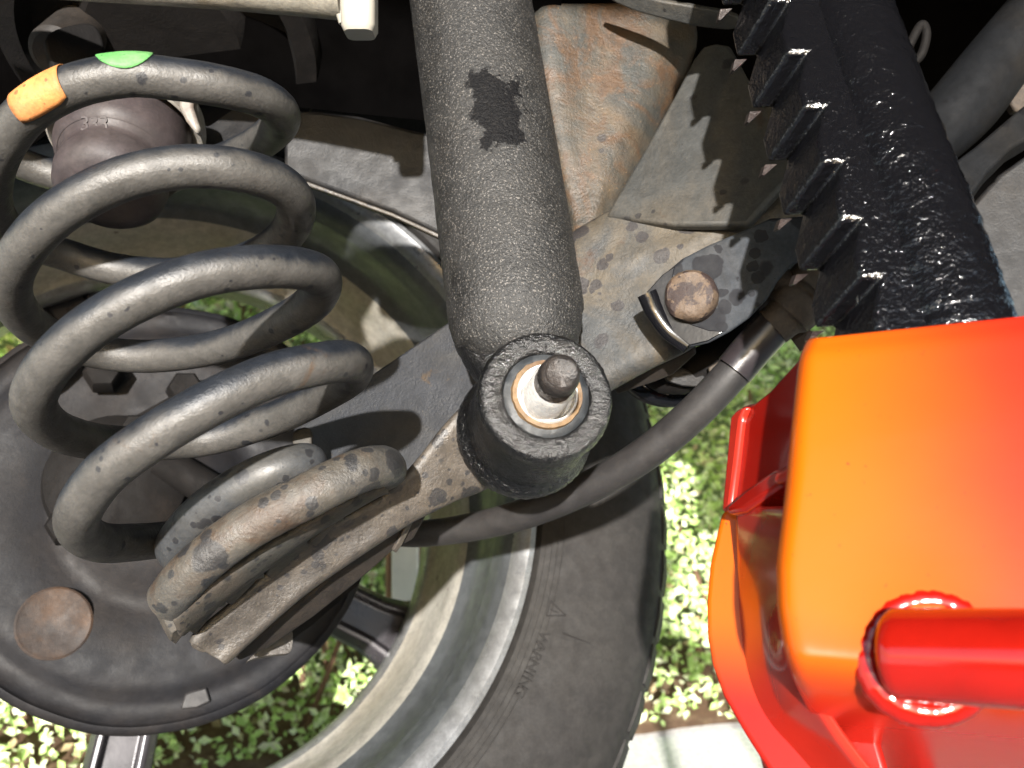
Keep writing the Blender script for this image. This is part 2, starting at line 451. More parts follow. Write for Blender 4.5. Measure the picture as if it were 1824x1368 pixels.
def leaf_mat():
    n = NB('hedge_leaf')
    g = n.t.nodes.new('ShaderNodeNewGeometry')
    r = g.outputs['Random Per Island']
    cr = n.t.nodes.new('ShaderNodeValToRGB'); n.l(r, cr.inputs[0])
    e = cr.color_ramp.elements
    e[0].position = 0; e[0].color = (.30, .45, .12, 1); e[1].position = 1; e[1].color = (.8, .82, .6, 1)
    for p, c in ((.3, (.48, .68, .22, 1)), (.6, (.66, .80, .38, 1)), (.84, (.80, .86, .60, 1)), (.94, (.34, .24, .12, 1)), (.965, (.8, .83, .62, 1))):
        x = e.new(p); x.color = c
    n.col(cr.outputs[0]); n.set(Roughness=.4, Specular_IOR_Level=.5)
    tr = n.t.nodes.new('ShaderNodeBsdfTranslucent'); n.l(cr.outputs[0], tr.inputs[0])
    mx = n.t.nodes.new('ShaderNodeMixShader'); mx.inputs[0].default_value = .22
    n.l(n.b.outputs[0], mx.inputs[1]); n.l(tr.outputs[0], mx.inputs[2])
    n.l(mx.outputs[0], n.t.nodes['Material Output'].inputs[0])
    return n.m
M['leaf'] = leaf_mat()
M['concrete'] = grime('driveway_concrete', (.80, .78, .74), (.70, .68, .64), .4, .7, 3, rough=.85, bump=.3, bscale=300, big=.1)
M['soil'] = grime('soil', (.12, .065, .04), (.20, .13, .08), .4, .65, 30, rough=.9, bump=.8, bscale=200, big=.8)
M['twig'] = plain('twig', (.14, .08, .05), .8, .2, .4, 200)
M['shade_grey'] = grime('link_arm_paint', (.011, .012, .014), (.020, .0175, .015), .4, .7, 20, spots=(.006, .006, .007), sscale=60, smax=.4, rough=.75, spec=.08, bump=.2)
M['fence_white'] = plain('post_white_paint', (.75, .73, .68), .6, .3, .1, 100, var=.06)
M['fence_brown'] = plain('post_brown_wood', (.34, .20, .12), .7, .3, .3, 100)

# ------------------------------------------------------------------ setting
def structure(o): o['kind'] = 'structure'; return o
bm = bmesh.new()
bmesh.ops.create_grid(bm, x_segments=40, y_segments=40, size=120)
o = bm_obj('driveway', bm, M['concrete']); structure(o)
# hedge front line runs from near left to farther right
HA = Vector((-.62, .86, 0)); HB = Vector((.55, 1.16, 0)); HD = (HB-HA).normalized(); HN = Vector((-HD.y, HD.x, 0))
bm = bmesh.new()
for i in range(61):
    pass
rows = []
for j in range(9):
    r = []
    for i in range(81):
        p = HA + HD*(-1.2 + i*.05) + HN*(-.005 + j*.09)
        z = .006 if j == 0 else .02 + .012*noise.noise(p*18)
        if j == 0: p += HN*(.012*noise.noise(p*25))
        r.append(Vector((p.x, p.y, z)))
    rows.append(r)
structure(grid('flower_bed', rows, M['soil']))

hedge = thing('hedge', 'sunlit small-leaved green hedge behind the tyre, along the white driveway', 'hedge', (HA+HD*.6+HN*.15))
verts, faces = [], []
def leaf(c, s, d, up):
    d = d.normalized(); sd = d.cross(up).normalized(); nn = sd.cross(d)
    b = len(verts)
    fold = s*.12
    verts.extend([c, c+d*s*.45+sd*s*.30+nn*fold, c+d*s, c+d*s*.45-sd*s*.30+nn*fold, c+d*s*.5-nn*fold*.4])
    faces.extend([(b, b+1, b+4), (b+1, b+2, b+4), (b+2, b+3, b+4), (b+3, b, b+4)])
rnd = random.Random(3)
NL = 80000
for i in range(NL):
    u = rnd.uniform(-.55, 2.0); z = rnd.random()**1.0*1.15 + .012
    lump = .05*noise.noise(Vector((u*5, z*5, 1))) + .03*noise.noise(Vector((u*14, z*14, 3)))
    dep = .05 + lump*min(1, z*6+.2) + abs(rnd.gauss(0, .035)) - .055*max(0, 1-z/.12)
    if z < .05 and rnd.random() < .1: continue
    c = HA + HD*u + HN*dep + Vector((0, 0, z))
    d = Vector((rnd.gauss(0, 1), rnd.gauss(0, .8), rnd.gauss(-.1, .8)))
    up = Vector((rnd.gauss(0, .5), -1 + rnd.gauss(0, .5), .5 + rnd.gauss(0, .5)))
    leaf(c, rnd.uniform(.008, .017), d, up)
me = bpy.data.meshes.new('foliage'); me.from_pydata([tuple(v) for v in verts], [], faces)
o = link('foliage', me, M['leaf'], hedge, False); o['kind'] = 'stuff'
bm = bmesh.new()
rows = []
for k in range(70):
    u = rnd.uniform(-.5, 2.0); dep = rnd.uniform(.05, .2)
    p = HA + HD*u + HN*dep + Vector((0, 0, .015))
    path = []
    for s in range(7):
        path.append((p.copy(), .0035*(1-s*.1))); p = p + Vector((rnd.gauss(0, .02), rnd.gauss(0, .02), .12))
    b2 = sweep(path, circle(5)); me2 = bpy.data.meshes.new('t'); b2.to_mesh(me2); b2.free(); bm.from_mesh(me2); bpy.data.meshes.remove(me2)
o = bm_obj('stems', bm, M['twig'], hedge); o['kind'] = 'stuff'
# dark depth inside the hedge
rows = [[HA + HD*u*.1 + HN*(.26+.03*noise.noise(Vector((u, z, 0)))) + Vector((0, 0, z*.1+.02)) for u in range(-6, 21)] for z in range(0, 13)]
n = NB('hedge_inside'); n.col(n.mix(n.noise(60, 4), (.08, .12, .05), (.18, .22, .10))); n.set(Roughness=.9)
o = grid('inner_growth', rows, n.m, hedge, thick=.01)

# pale post seen through the wheel
t = thing('garden_post', 'white painted post with a brown edge board seen through the wheel between arm and rim', 'post', P(716, 1300, .88)*1.0)
t.location.z = 0
def box_px(name, x0, x1, d, dep, z0, z1, mat, par):
    a = P(x0, 700, d); b = P(x1, 700, d)
    bm = bmesh.new()
    vs = [bm.verts.new(v) for v in ((a.x, d, z0), (b.x, d, z0), (b.x, d+dep, z0), (a.x, d+dep, z0), (a.x, d, z1), (b.x, d, z1), (b.x, d+dep, z1), (a.x, d+dep, z1))]
    for f in ((0, 1, 5, 4), (1, 2, 6, 5), (2, 3, 7, 6), (3, 0, 4, 7), (4, 5, 6, 7), (0, 3, 2, 1)): bm.faces.new([vs[i] for i in f])
    return bevel(bm_obj(name, bm, mat, par, False), .002)
box_px('post_face', 697, 745, .88, .03, .001, .55, M['fence_white'], t)
box_px('edge_board', 746, 768, .885, .03, .001, .55, M['fence_brown'], t)
box_px('edge_board', 686, 696, .885, .03, .001, .55, M['fence_brown'], t)

# ------------------------------------------------------------------ wheel
WN = Vector((-.39, 1, -.335)).normalized()
WC = Vector((-.1768, .465, CAMZ-.049))
wheel = thing('wheel', 'large road wheel behind the spring, silver rim inside and worn black tyre', 'wheel', WC)
tyre = lathe('tyre', [(.004, .2035), (-.006, .206), (-.010, .212), (-.013, .222), (-.0145, .235), (-.0145, .252), (-.012, .268), (-.008, .2745), (-.0075, .277), (-.003, .284),
                      (.006, .293), (.016, .3005), (.028, .3050), (.06, .308), (.11, .309), (.17, .306), (.20, .295), (.215, .26), (.2, .21), (.19, .2)], WC, WN, M['tyre'], wheel, n=220, sharp=40)
# shoulder blocks
tb = bmesh.new(); u = WN.cross(Vector((0, 0, 1))).normalized(); v = WN.cross(u)
def wpt(ang, r, off): return WC + WN*off + (u*math.cos(ang) + v*math.sin(ang))*r
for i in range(64):
    a = 2*math.pi*i/64; da = 2*math.pi/64*.84
    ps = []
    for (r, off) in ((.2925, .004), (.306, .024), (.3115, .055), (.312, .078)):
        ps.append([tb.verts.new(wpt(a, r, off)), tb.verts.new(wpt(a+da/2, r+.0008, off)), tb.verts.new(wpt(a+da, r, off))])
    inn = []
    for (r, off) in ((.285, .006), (.298, .03), (.304, .055), (.304, .078)):
        inn.append([tb.verts.new(wpt(a, r, off)), tb.verts.new(wpt(a+da/2, r, off)), tb.verts.new(wpt(a+da, r, off))])
    for A, B in zip(ps, ps[1:]):
        for k in range(2): tb.faces.new((A[k], A[k+1], B[k+1], B[k]))
    for k in (0, 2):
        for j in range(3): tb.faces.new((ps[j][k], ps[j+1][k], inn[j+1][k], inn[j][k]))
    for k in range(2):
        tb.faces.new((ps[0][k], ps[0][k+1], inn[0][k+1], inn[0][k])); tb.faces.new((ps[3][k], ps[3][k+1], inn[3][k+1], inn[3][k]))
o = bm_obj('tread_blocks', tb, M['tyre'], tyre, sharp=30); o['kind'] = 'stuff'
# fine moulding rings on the sidewall
for r, off in ((.2085, -.0075), (.2115, -.0097), (.2145, -.0108), (.2175, -.0119)):
    path = [(wpt(2*math.pi*i/160, r, off), .00035) for i in range(161)]
    bm_obj('moulded_ring', sweep(path, circle(6), cap=False), M['tyre'], tyre)
lathe('rim_lip', [(.006, .1925), (.001, .1935), (-.003, .196), (-.005, .1995), (-.004, .203), (0, .2045), (.005, .203)], WC, WN, M['silver'], wheel, n=200)
lathe('bead_band', [(.006, .1925), (.010, .190), (.016, .1885), (.020, .1882), (.0225, .1876), (.0245, .1872), (.030, .1875), (.048, .1868), (.054, .1850), (.060, .181)], WC, WN, M['rim_grey'], wheel, n=200, sharp=25)
lathe('barrel', [(.060, .181), (.066, .1785), (.075, .1775), (.118, .1755), (.122, .1725)], WC, WN, M['rim_tan'], wheel, n=200)
lathe('outer_barrel', [(.122, .1725), (.126, .1700), (.136, .1695), (.142, .1715), (.156, .1755), (.175, .179), (.185, .184), (.19, .192), (.185, .2)], WC, WN, M['silver'], wheel, n=200)
lathe('hub_face', [(.150, 0), (.150, .04), (.146, .05), (.146, .062), (.156, .066), (.170, .06), (.175, 0)], WC, WN, M['spoke'], wheel, n=48)
# spokes: angle in wheel frame taken from where they appear
def ang_of(px, py, off):
    o0 = WC + WN*off; rr = P(px, py, 1.0) - Vector((0, 0, CAMZ)); tt = (o0 - Vector((0, 0, CAMZ))).dot(WN)/rr.dot(WN)
    q = Vector((0, 0, CAMZ)) + rr*tt - o0
    return math.atan2(q.dot(v), q.dot(u)), q.length
sa, _ = ang_of(668, 1108, .15)
for k in range(5):
    a = sa + k*2*math.pi/5
    d = u*math.cos(a) + v*math.sin(a); sd = WN.cross(d)
    sec = [(-.021, .012), (-.0205, -.002), (-.016, -.010), (-.012, -.011), (-.010, -.004), (.010, -.004), (.012, -.011), (.016, -.010), (.0205, -.002), (.021, .012)]
    rows = []
    bmm = bmesh.new(); rings = []
    for r, wsc in ((.045, 1.15), (.08, 1.0), (.12, .93), (.155, .98), (.169, 1.15), (.177, 1.4)):
        rings.append([bmm.verts.new(WC + WN*(.158+q[1]) + d*r + sd*q[0]*wsc) for q in sec])
    for A, B in zip(rings, rings[1:]):
        for i in range(len(sec)): bmm.faces.new((A[i], A[(i+1) % len(sec)], B[(i+1) % len(sec)], B[i]))
    bmm.faces.new(rings[0]); bmm.faces.new(rings[-1])
    bevel(bm_obj('spoke', bmm, M['spoke'], wheel, sharp=30), .0012, 3, 25)
# lettering moulded into the sidewall: WARNING and a warning triangle
def sidewall(px, py):
    off = -.0125
    a, r = ang_of(px, py, off); return a, r
a0, r0 = ang_of(964, 1140, -.0125); a1_, r1 = ang_of(925, 1233, -.0125)
def glyph(ch, size):
    cu = bpy.data.curves.new('g', 'FONT'); cu.body = ch; cu.size = size; cu.extrude = .0004; cu.align_x = 'CENTER'; cu.offset = -.00001
    ob = bpy.data.objects.new('g', cu); C.objects.link(ob)
    bpy.context.view_layer.update()
    me = bpy.data.meshes.new_from_object(ob.evaluated_get(bpy.context.evaluated_depsgraph_get()))
    bpy.data.objects.remove(ob); return me
lm = bmesh.new()
word = 'WARNING'
rl = (r0+r1)/2 - .0032
da_ = (a1_ - a0)
while da_ > math.pi: da_ -= 2*math.pi
while da_ < -math.pi: da_ += 2*math.pi
for i, ch in enumerate(word):
    a = a0 + da_*i/(len(word)-1)
    g = glyph(ch, .0088)
    dr = u*math.cos(a) + v*math.sin(a)
    tg = (u*-math.sin(a) + v*math.cos(a)) * (1 if da_ > 0 else -1)
    mt = Matrix((( *[tg.x, dr.x, -WN.x], 0), (tg.y, dr.y, -WN.y, 0), (tg.z, dr.z, -WN.z, 0), (0, 0, 0, 1)))
    org = WC + WN*(-.0150) + dr*(rl)
    mt.translation = org
    g.transform(mt); lm.from_mesh(g)
bm_obj('lettering', lm, M['tyre_mark'], tyre, False)
at, rt = ang_of(984, 1088, -.0125)
tp = []
for da, dr_ in ((-.020, -.002), (.020, -.002), (.001, .0095)):
    tp.append(wpt(at+da, rl+.003+dr_, -.0146))
path = []
for i in range(3):
    p, q = tp[i], tp[(i+1) % 3]
    bm_obj('triangle_edge', sweep([(p, .0004), (q, .0004)], circle(6)), M['tyre_mark'], tyre)
bm_obj('triangle_edge', sweep([(wpt(at+.001, rl+.0025, -.0146), .0004), (wpt(at+.001, rl+.0075, -.0146), .0004)], circle(6)), M['tyre_mark'], tyre)
# a scuff line on the sidewall
q0a, q0r = ang_of(1000, 1128, -.0125); q1a, q1r = ang_of(1092, 1162, -.0125)
bm_obj('scuff', sweep([(wpt(q0a, q0r, -.0146), .0004), (wpt((q0a+q1a)/2, (q0r+q1r)/2, -.0142), .0004), (wpt(q1a, q1r, -.0128), .0003)], circle(6)), M['tyre_mark'], tyre)

# ------------------------------------------------------------------ drum backing plate
BC = Vector((-.1869, .4737, CAMZ-.0646))
bp = thing('backing_plate', 'round dark steel brake backing plate with a rusty plug, behind the coil spring', 'brake', BC)
lathe('plate_disc', [(.03, 0.11500), (.006, 0.11518), (-.001, 0.11363), (-.002, 0.11044), (.0015, 0.10907), (.0015, 0.10222), (.001, 0.09857), (-.004, 0.09492), (-.005, 0.08944), (-.0052, 0.06389), (-.001, 0.05659), (-.001, 0.04564), (-.008, 0.04198), (-.009, 0.00000)], BC, WN, M['drum'], bp, n=160, sharp=70, rough=.0007, rs=25)
def on_plate(px, py, off=-.006):
    o0 = BC + WN*off; rr = P(px, py, 1.0) - Vector((0, 0, CAMZ)); tt = (o0 - Vector((0, 0, CAMZ))).dot(WN)/rr.dot(WN)
    return Vector((0, 0, CAMZ)) + rr*tt
lathe('rusty_plug', [(.002, .0178), (.0004, .0175), (-.0002, .0165), (.0004, .015), (.0006, 0)], on_plate(96, 1110), WN, M['plug'], bp, n=40)
def plate_box(name, quad, off, th, mat, par, bev=.001):
    bmx = bmesh.new(); a = [on_plate(x, y, off) for x, y in quad]
    f = [bmx.verts.new(p) for p in a]; b = [bmx.verts.new(p+WN*th) for p in a]
    bmx.faces.new(f); bmx.faces.new(b[::-1])
    for i in range(len(a)):
        j = (i+1) % len(a); bmx.faces.new((f[i], b[i], b[j], f[j]))
    return bevel(bm_obj(name, bmx, mat, par, sharp=30), bev, 2)
plate_box('inspection_cover', [(330, 1235), (368, 1223), (376, 1250), (350, 1262), (322, 1264)], -.0005, .004, M['rod'], bp)
# hub carrier clutter in the middle of the plate
lathe('hub_carrier', [(.0, .036), (-.010, .034), (-.016, .026), (-.018, .012), (-.018, 0)], on_plate(210, 860), WN, M['blackbrown'], bp, n=40)
for cx, cy in ((185, 672), (150, 790), (245, 775), (330, 700), (120, 940)):
    lathe('carrier_bolt', [(.0, .010), (-.010, .0095), (-.012, .008), (-.012, 0)], on_plate(cx, cy, -.010), WN, M['blackbrown'], bp, n=6)
plate_box('carrier_bracket', [(205, 760), (330, 690), (345, 720), (300, 800), (230, 850), (200, 820)], -.02, .012, M['blackbrown'], bp)
wtube('brake_pipe', [(*on_plate(60+18*i, 700-12*i+6*math.sin(i), -.014), .0024) for i in range(0, 9)], M['blackbrown'], bp)
wtube('brake_pipe', [(*on_plate(300+14*i, 690+9*i, -.016), .0028) for i in range(0, 9)], M['xmember'], bp)
wtube('carrier_rod', [(*on_plate(285, 820, -.02), .009), (*on_plate(420, 900, -.02), .009), (*on_plate(560, 950, -.02), .008)], M['blackbrown'], bp)

# ------------------------------------------------------------------ body of the car overhead and behind
pl = Plane((300, 0, .50), (1000, 0, .50), (600, 400, .50))
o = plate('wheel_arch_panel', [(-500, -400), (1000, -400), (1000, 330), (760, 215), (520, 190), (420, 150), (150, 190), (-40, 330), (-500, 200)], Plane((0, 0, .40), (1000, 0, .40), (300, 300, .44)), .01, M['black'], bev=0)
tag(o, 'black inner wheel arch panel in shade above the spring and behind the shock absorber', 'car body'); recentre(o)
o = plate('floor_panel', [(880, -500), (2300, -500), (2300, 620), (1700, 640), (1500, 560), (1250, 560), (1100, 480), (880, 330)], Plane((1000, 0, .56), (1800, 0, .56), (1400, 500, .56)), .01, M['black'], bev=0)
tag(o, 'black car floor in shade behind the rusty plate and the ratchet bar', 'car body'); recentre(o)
bmx = bmesh.new()
a = [Vector(p) for p in ((-1.2, -.12, CAMZ+.30), (1.2, -.12, CAMZ+.30), (1.2, .80, CAMZ+.30), (-1.2, .80, CAMZ+.30))]
lo_ = [bmx.verts.new(p) for p in a]; hi_ = [bmx.verts.new(p+Vector((0, 0, .03))) for p in a]
bmx.faces.new(lo_); bmx.faces.new(hi_)
for i in range(4): bmx.faces.new((lo_[i], lo_[(i+1) % 4], hi_[(i+1) % 4], hi_[i]))
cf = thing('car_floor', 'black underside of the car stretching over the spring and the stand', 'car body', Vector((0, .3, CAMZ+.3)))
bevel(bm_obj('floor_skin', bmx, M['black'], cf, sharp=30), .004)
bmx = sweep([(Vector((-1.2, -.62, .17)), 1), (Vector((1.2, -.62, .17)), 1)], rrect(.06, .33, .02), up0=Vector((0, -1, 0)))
bm_obj('ground_shade_bar', bmx, M['black'], cf)  # unseen bar added behind the camera to shade the ground and cut bounce
# grey shaded bracket pieces in the arch above the spring
o = plate('hanger_bracket', [(85, 60), (160, 40), (185, 75), (180, 110), (150, 140), (110, 140), (90, 110)], Plane((100, 60, .37), (180, 60, .38), (120, 140, .37)), .006, M['blackbrown'], smooth_out=4)
tag(o, 'small brown hanger bracket half hidden in the dark above the spring', 'bracket'); recentre(o)

us = thing('suspension_turret', 'dark brown cup-shaped turret in shade above the top coil at the top left', 'turret', P(300, 60, .40))
lathe('seat_cup', [(-.02, .070), (0, .071), (.004, .069), (.004, .060), (-.006, .056), (-.010, .040), (-.004, .034), (-.004, 0)], P(290, 90, .405), Vector((.05, -.55, -.83)), M['blackbrown'], us, n=72)
lathe('seat_boss', [(-.02, .012), (.006, .0115), (.008, .009), (.008, 0)], P(110, 85, .385), Vector((.0, -.75, -.6)), M['under_dark'], us, n=32)
# crossmember left of the shock
xp = Plane((520, 200, .405), (770, 230, .40), (540, 330, .40))
o = thing('crossmember', 'dark grey pressed crossmember between coil spring and shock absorber', 'crossmember', xp.at(650, 330))
plate('face', [(505, 195), (560, 197), (640, 206), (740, 232), (850, 250), (850, 450), (775, 414), (700, 378), (610, 345), (535, 318), (505, 300)], xp, .012, M['xmember'], o, bev=.002)
plate('folded_lip', [(545, 322), (610, 346), (700, 379), (775, 413), (850, 448), (850, 455), (775, 421), (700, 386), (610, 353), (545, 330)], xp, .004, M['perch'], o, off=-.003, bev=.0006)

# rusty tapered plate right of the shock
rp = Plane((960, 50, .40), (1200, 80, .41), (1040, 360, .385))
rt_ = thing('rusty_box_section', 'tapering rust-blotched brown box section right of the shock absorber', 'chassis part', rp.at(1030, 400))
rows = []
# left edge / right edge outline with rounded shoulders
L = [(948, 8), (942, 60), (955, 140), (972, 220), (990, 300), (1005, 360), (1018, 412), (1025, 440)]
Rr = [(1225, 5), (1242, 60), (1232, 110), (1205, 165), (1175, 225), (1140, 300), (1100, 372), (1070, 440)]
L = catmull(L, 3); Rr = catmull(Rr, 3)
for (lx, ly), (rx, ry) in zip(L, Rr):
    row = []
    for j in range(15):
        s = j/14; x = lx + (rx-lx)*s; y = ly + (ry-ly)*s
        off = .010*max(0, (s-.72)/.28)**2 + .006*max(0, (.12-s)/.12)**2 - .0012*math.sin(s*9+ly*.01)
        row.append(rp.at(x, y, off))
    rows.append(row)
grid('plate', rows, M['rust_plate'], rt_, thick=.004, sub=1)
plate('seam', [(1075, -10), (1120, -12), (1180, 2), (1250, 14), (1310, 28), (1310, 52), (1255, 50), (1190, 36), (1120, 16)], Plane((1080, 0, .385), (1300, 40, .37), (1180, 60, .385)), .003, M['strip'], rt_, bev=.0008, smooth_out=3)
plate('rim_flange', [(1100, 352), (1150, 270), (1200, 185), (1236, 120), (1246, 85), (1258, 95), (1250, 130), (1212, 200), (1165, 285), (1120, 356)], rp, .004, M['black'], rt_, off=.006, bev=.0005)

# long strip leaning up to the ratchet bar
sp = Plane((1100, 355, .37), (1290, 80, .38), (1330, 200, .36))
st = thing('arm_strip', 'grey-brown steel strip leaning up beside the rusty box section', 'chassis part', sp.at(1150, 350))
plate('strip', [(1078, 385), (1110, 330), (1150, 262), (1200, 172), (1235, 105), (1252, 82), (1275, 76), (1300, 80), (1420, 300), (1330, 400), (1200, 400)], sp, .005, M['strip'], st, bev=.0015)

# ------------------------------------------------------------------ trailing arm
ap = Plane((600, 760, .385), (1000, 520, .368), (1250, 600, .345))
arm = thing('trailing_arm', 'long dirty suspension arm rising from the lowest coil to the right behind the shock eye', 'suspension arm', ap.at(700, 900))
plate('arm_web', [(520, 760), (590, 712), (660, 668), (730, 620), (800, 572), (900, 500), (1000, 470), (1010, 720), (900, 820), (760, 860), (640, 890), (560, 900)], ap, .010, M['arm_web'], arm, bev=.0012, off=.006)
rows = []
T1 = catmull([(960, 450), (1020, 415), (1080, 380), (1130, 352), (1210, 302), (1262, 258), (1310, 215), (1350, 190), (1420, 180)], 4)
B1 = catmull([(980, 760), (1040, 722), (1096, 690), (1160, 655), (1230, 620), (1300, 560), (1380, 500), (1440, 470), (1520, 460)], 4)
for (ax_, ay), (bx, by) in zip(T1, B1):
    row = []
    for j in range(21):
        s = j/20; x = ax_ + (bx-ax_)*s; y = ay+(by-ay)*s
        off = .004*max(0, (.08-s)/.08)**2 + .007*max(0, (s-.9)/.1)**2
        # crease running to upper right
        cre = max(0, 1-abs(s-.42-.0012*(x-1200))/.05)
        off += -.0030*cre*(1 if x > 1150 else max(0, (x-1080)/70)) + .0012*noise.noise(Vector((x*.012, y*.012, 0)))
        if x > 1250: off += .004*max(0, s-.45)
        row.append(ap.at(x, y, off))
    rows.append(row)
grid('blotched_plate', rows, M['arm_blotch'], arm, thick=.004, sub=1)
# lower flange (lighter, dirty)
lp = Plane((400, 1130, .318), (700, 880, .335), (900, 800, .352))
FT = catmull([(340, 1143), (352, 1124), (415, 1072), (490, 1002), (556, 948), (655, 896), (714, 853), (753, 810), (786, 766), (830, 718), (900, 660), (980, 620)], 4)
FB = catmull([(400, 1180), (412, 1172), (446, 1140), (540, 1058), (622, 1000), (700, 948), (735, 926), (773, 908), (815, 888), (860, 872), (930, 830), (1010, 770)], 4)
rows = []
for (ax_, ay), (bx, by) in zip(FT, FB):
    row = []
    for j in range(15):
        s = j/14; x = ax_+(bx-ax_)*s; y = ay+(by-ay)*s
        off = .0025*max(0, (.08-s)/.08)**2 + .003*max(0, (s-.93)/.07)**2
        off += .0009*math.sin(s*3.14)*max(0, 1-(x-352)/420)*1.6 + .0011*noise.noise(Vector((x*.02, y*.02, 2)))
        row.append(lp.at(x, y, off))
    rows.append(row)
grid('arm_flange', rows, M['perch'], arm, thick=.0035, sub=1)
plate('perch_tail', [(340, 1150), (352, 1132), (380, 1112), (412, 1150), (408, 1182), (392, 1170), (378, 1158), (362, 1163)], lp, .004, M['perch'], arm, off=.002, smooth_out=3, bev=.001)
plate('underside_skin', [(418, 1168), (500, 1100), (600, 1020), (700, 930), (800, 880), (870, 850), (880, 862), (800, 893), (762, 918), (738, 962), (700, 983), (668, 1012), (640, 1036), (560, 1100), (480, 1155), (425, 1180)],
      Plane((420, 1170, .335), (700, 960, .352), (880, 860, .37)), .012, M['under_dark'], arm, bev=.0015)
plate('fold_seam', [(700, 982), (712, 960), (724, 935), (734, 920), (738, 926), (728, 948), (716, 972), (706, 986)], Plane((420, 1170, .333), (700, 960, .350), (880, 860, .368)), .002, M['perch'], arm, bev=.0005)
plate('end_tab', [(440, 1178), (470, 1150), (505, 1128), (520, 1122), (521, 1150), (514, 1163), (490, 1166), (455, 1172)], Plane((440, 1170, .355), (520, 1130, .365), (500, 1165, .36)), .004, M['perch'], arm, smooth_out=3, bev=.001)
plate('inner_wall', [(300, 1080), (400, 990), (560, 880), (660, 850), (690, 900), (640, 1040), (560, 1110), (480, 1170), (400, 1150)], Plane((400, 1100, .395), (640, 1000, .405), (560, 880, .40)), .006, M['blackbrown'], arm, bev=0)
# hose of edge below the arm's upper plate (folded underside)
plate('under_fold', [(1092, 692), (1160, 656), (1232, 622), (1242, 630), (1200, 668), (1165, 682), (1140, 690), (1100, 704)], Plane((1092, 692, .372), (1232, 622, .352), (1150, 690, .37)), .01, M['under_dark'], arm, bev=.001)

# second trailing strap piece to left of the eye (rubber strip)
o = plate('rubber_strip', [(520, 770), (552, 762), (555, 800), (566, 830), (566, 850), (545, 852), (528, 812)], Plane((520, 770, .36), (560, 770, .36), (545, 840, .355)), .004, M['pad'], smooth_out=3)
tag(o, 'short grey rubber strip hanging between the lowest coils and the arm', 'rubber strip'); recentre(o)

# ------------------------------------------------------------------ bracket with bolt
bk = Plane((1150, 530, .332), (1400, 400, .322), (1230, 610, .326))
br = thing('bolted_bracket', 'blue-grey water-spotted bracket with a glossy black lip and a rusty bolt', 'bracket', bk.at(1230, 615))
plate('bracket_plate', [(1150, 527), (1182, 488), (1215, 460), (1262, 436), (1320, 412), (1372, 388), (1440, 384), (1475, 420), (1462, 452), (1410, 470), (1385, 500), (1368, 530), (1335, 565), (1300, 590), (1262, 610), (1228, 618), (1196, 590), (1168, 556)],
      bk, .003, M['bracket'], br, bev=.001)
q = catmull([(1152, 522, .331, 1), (1166, 552, .331, 1), (1192, 588, .330, 1), (1228, 614, .328, 1)], 8)
path = [(P(a, b, c-.0002), .0033) for a, b, c, _ in q]
bm_obj('rolled_lip', sweep(path, circle(20, .7, 1.15)), M['black_gloss'], br)
plate('lip_skin', [(1152, 520), (1180, 489), (1202, 474), (1190, 530), (1215, 572), (1262, 588), (1290, 590), (1262, 607), (1228, 615), (1194, 588), (1166, 552)], bk, .001, M['black_gloss'], br, off=-.0007, bev=.0003)
bc = bk.at(1232, 530); bn = (bk.n + Vector((.05, 0, .02))).normalized()
bb = lathe('bolt_head', [(.002, .0099), (-.0022, .0098), (-.0056, .0093), (-.0070, .0082), (-.0076, .006), (-.0074, 0)], bc, bn, M['bolt'], br, n=40, rough=.0005, rs=200)
# ------------------------------------------------------------------ rod, black sleeve and fitting
rod = thing('anti_roll_bar', 'smooth dark grey round bar sweeping from under the shock eye up to the right', 'bar', P(1000, 930, .38))
tube('bar', [(690, 950, .435, .0062), (760, 950, .425, .0064), (860, 935, .405, .0066), (960, 906, .385, .0068), (1060, 862, .368, .0068), (1150, 808, .355, .0069), (1230, 742, .346, .0069), (1300, 670, .340, .0068), (1385, 575, .336, .0068), (1420, 540, .334, .0066)], M['rod'], rod, n=12, sides=28)
tube('black_sleeve', [(1308, 660, .3385, .0074), (1340, 622, .3375, .0075), (1376, 583, .3365, .0074)], M['sleeve'], rod, n=8, sides=28)
tube('end_fitting', [(1376, 583, .336, .0078), (1396, 566, .335, .0080), (1402, 560, .335, .0098), (1420, 542, .334, .0104), (1430, 532, .334, .0082), (1436, 527, .334, .0082), (1442, 521, .334, .0112), (1470, 496, .333, .0115)], M['fitting'], rod, n=3, sides=16)
tube('fitting_boss', [(1380, 500, .336, .006), (1420, 520, .335, .007), (1450, 530, .335, .007)], M['fitting'], rod, n=4, sides=8)
tube('nut', [(1410, 605, .345, .006), (1440, 585, .343, .007)], M['fitting'], rod, n=4, sides=6)

# dark shaft flat beyond the bar, with a bent cable
cb = thing('dark_hose', 'black hose and dusty clip hanging under the bolted bracket', 'hose', P(1200, 700, .39))
tube('hose', [(1120, 665, .40, .006), (1150, 690, .40, .0065), (1190, 702, .40, .0062), (1240, 698, .395, .006), (1290, 680, .39, .0058), (1330, 640, .39, .0058), (1360, 600, .39, .0058)], M['black_gloss'], cb, n=8, sides=16)
tube('hose_inner', [(1150, 655, .39, .006), (1190, 670, .385, .008), (1250, 655, .38, .009), (1300, 620, .38, .009), (1350, 560, .38, .008)], M['blackbrown'], cb, n=8, sides=16, rough=.0008)
plate('clip', [(1176, 664), (1205, 652), (1228, 662), (1240, 672), (1252, 668), (1262, 676), (1248, 690), (1215, 688), (1188, 680)], Plane((1180, 660, .372), (1260, 670, .37), (1210, 690, .372)), .003, M['xmember'], cb, bev=.0006)
plate('dusty_clip', [(1262, 655), (1288, 640), (1296, 652), (1282, 664), (1285, 676), (1268, 680)], Plane((1262, 655, .366), (1290, 640, .366), (1280, 680, .366)), .003, M['fitting'], cb, bev=.0006)

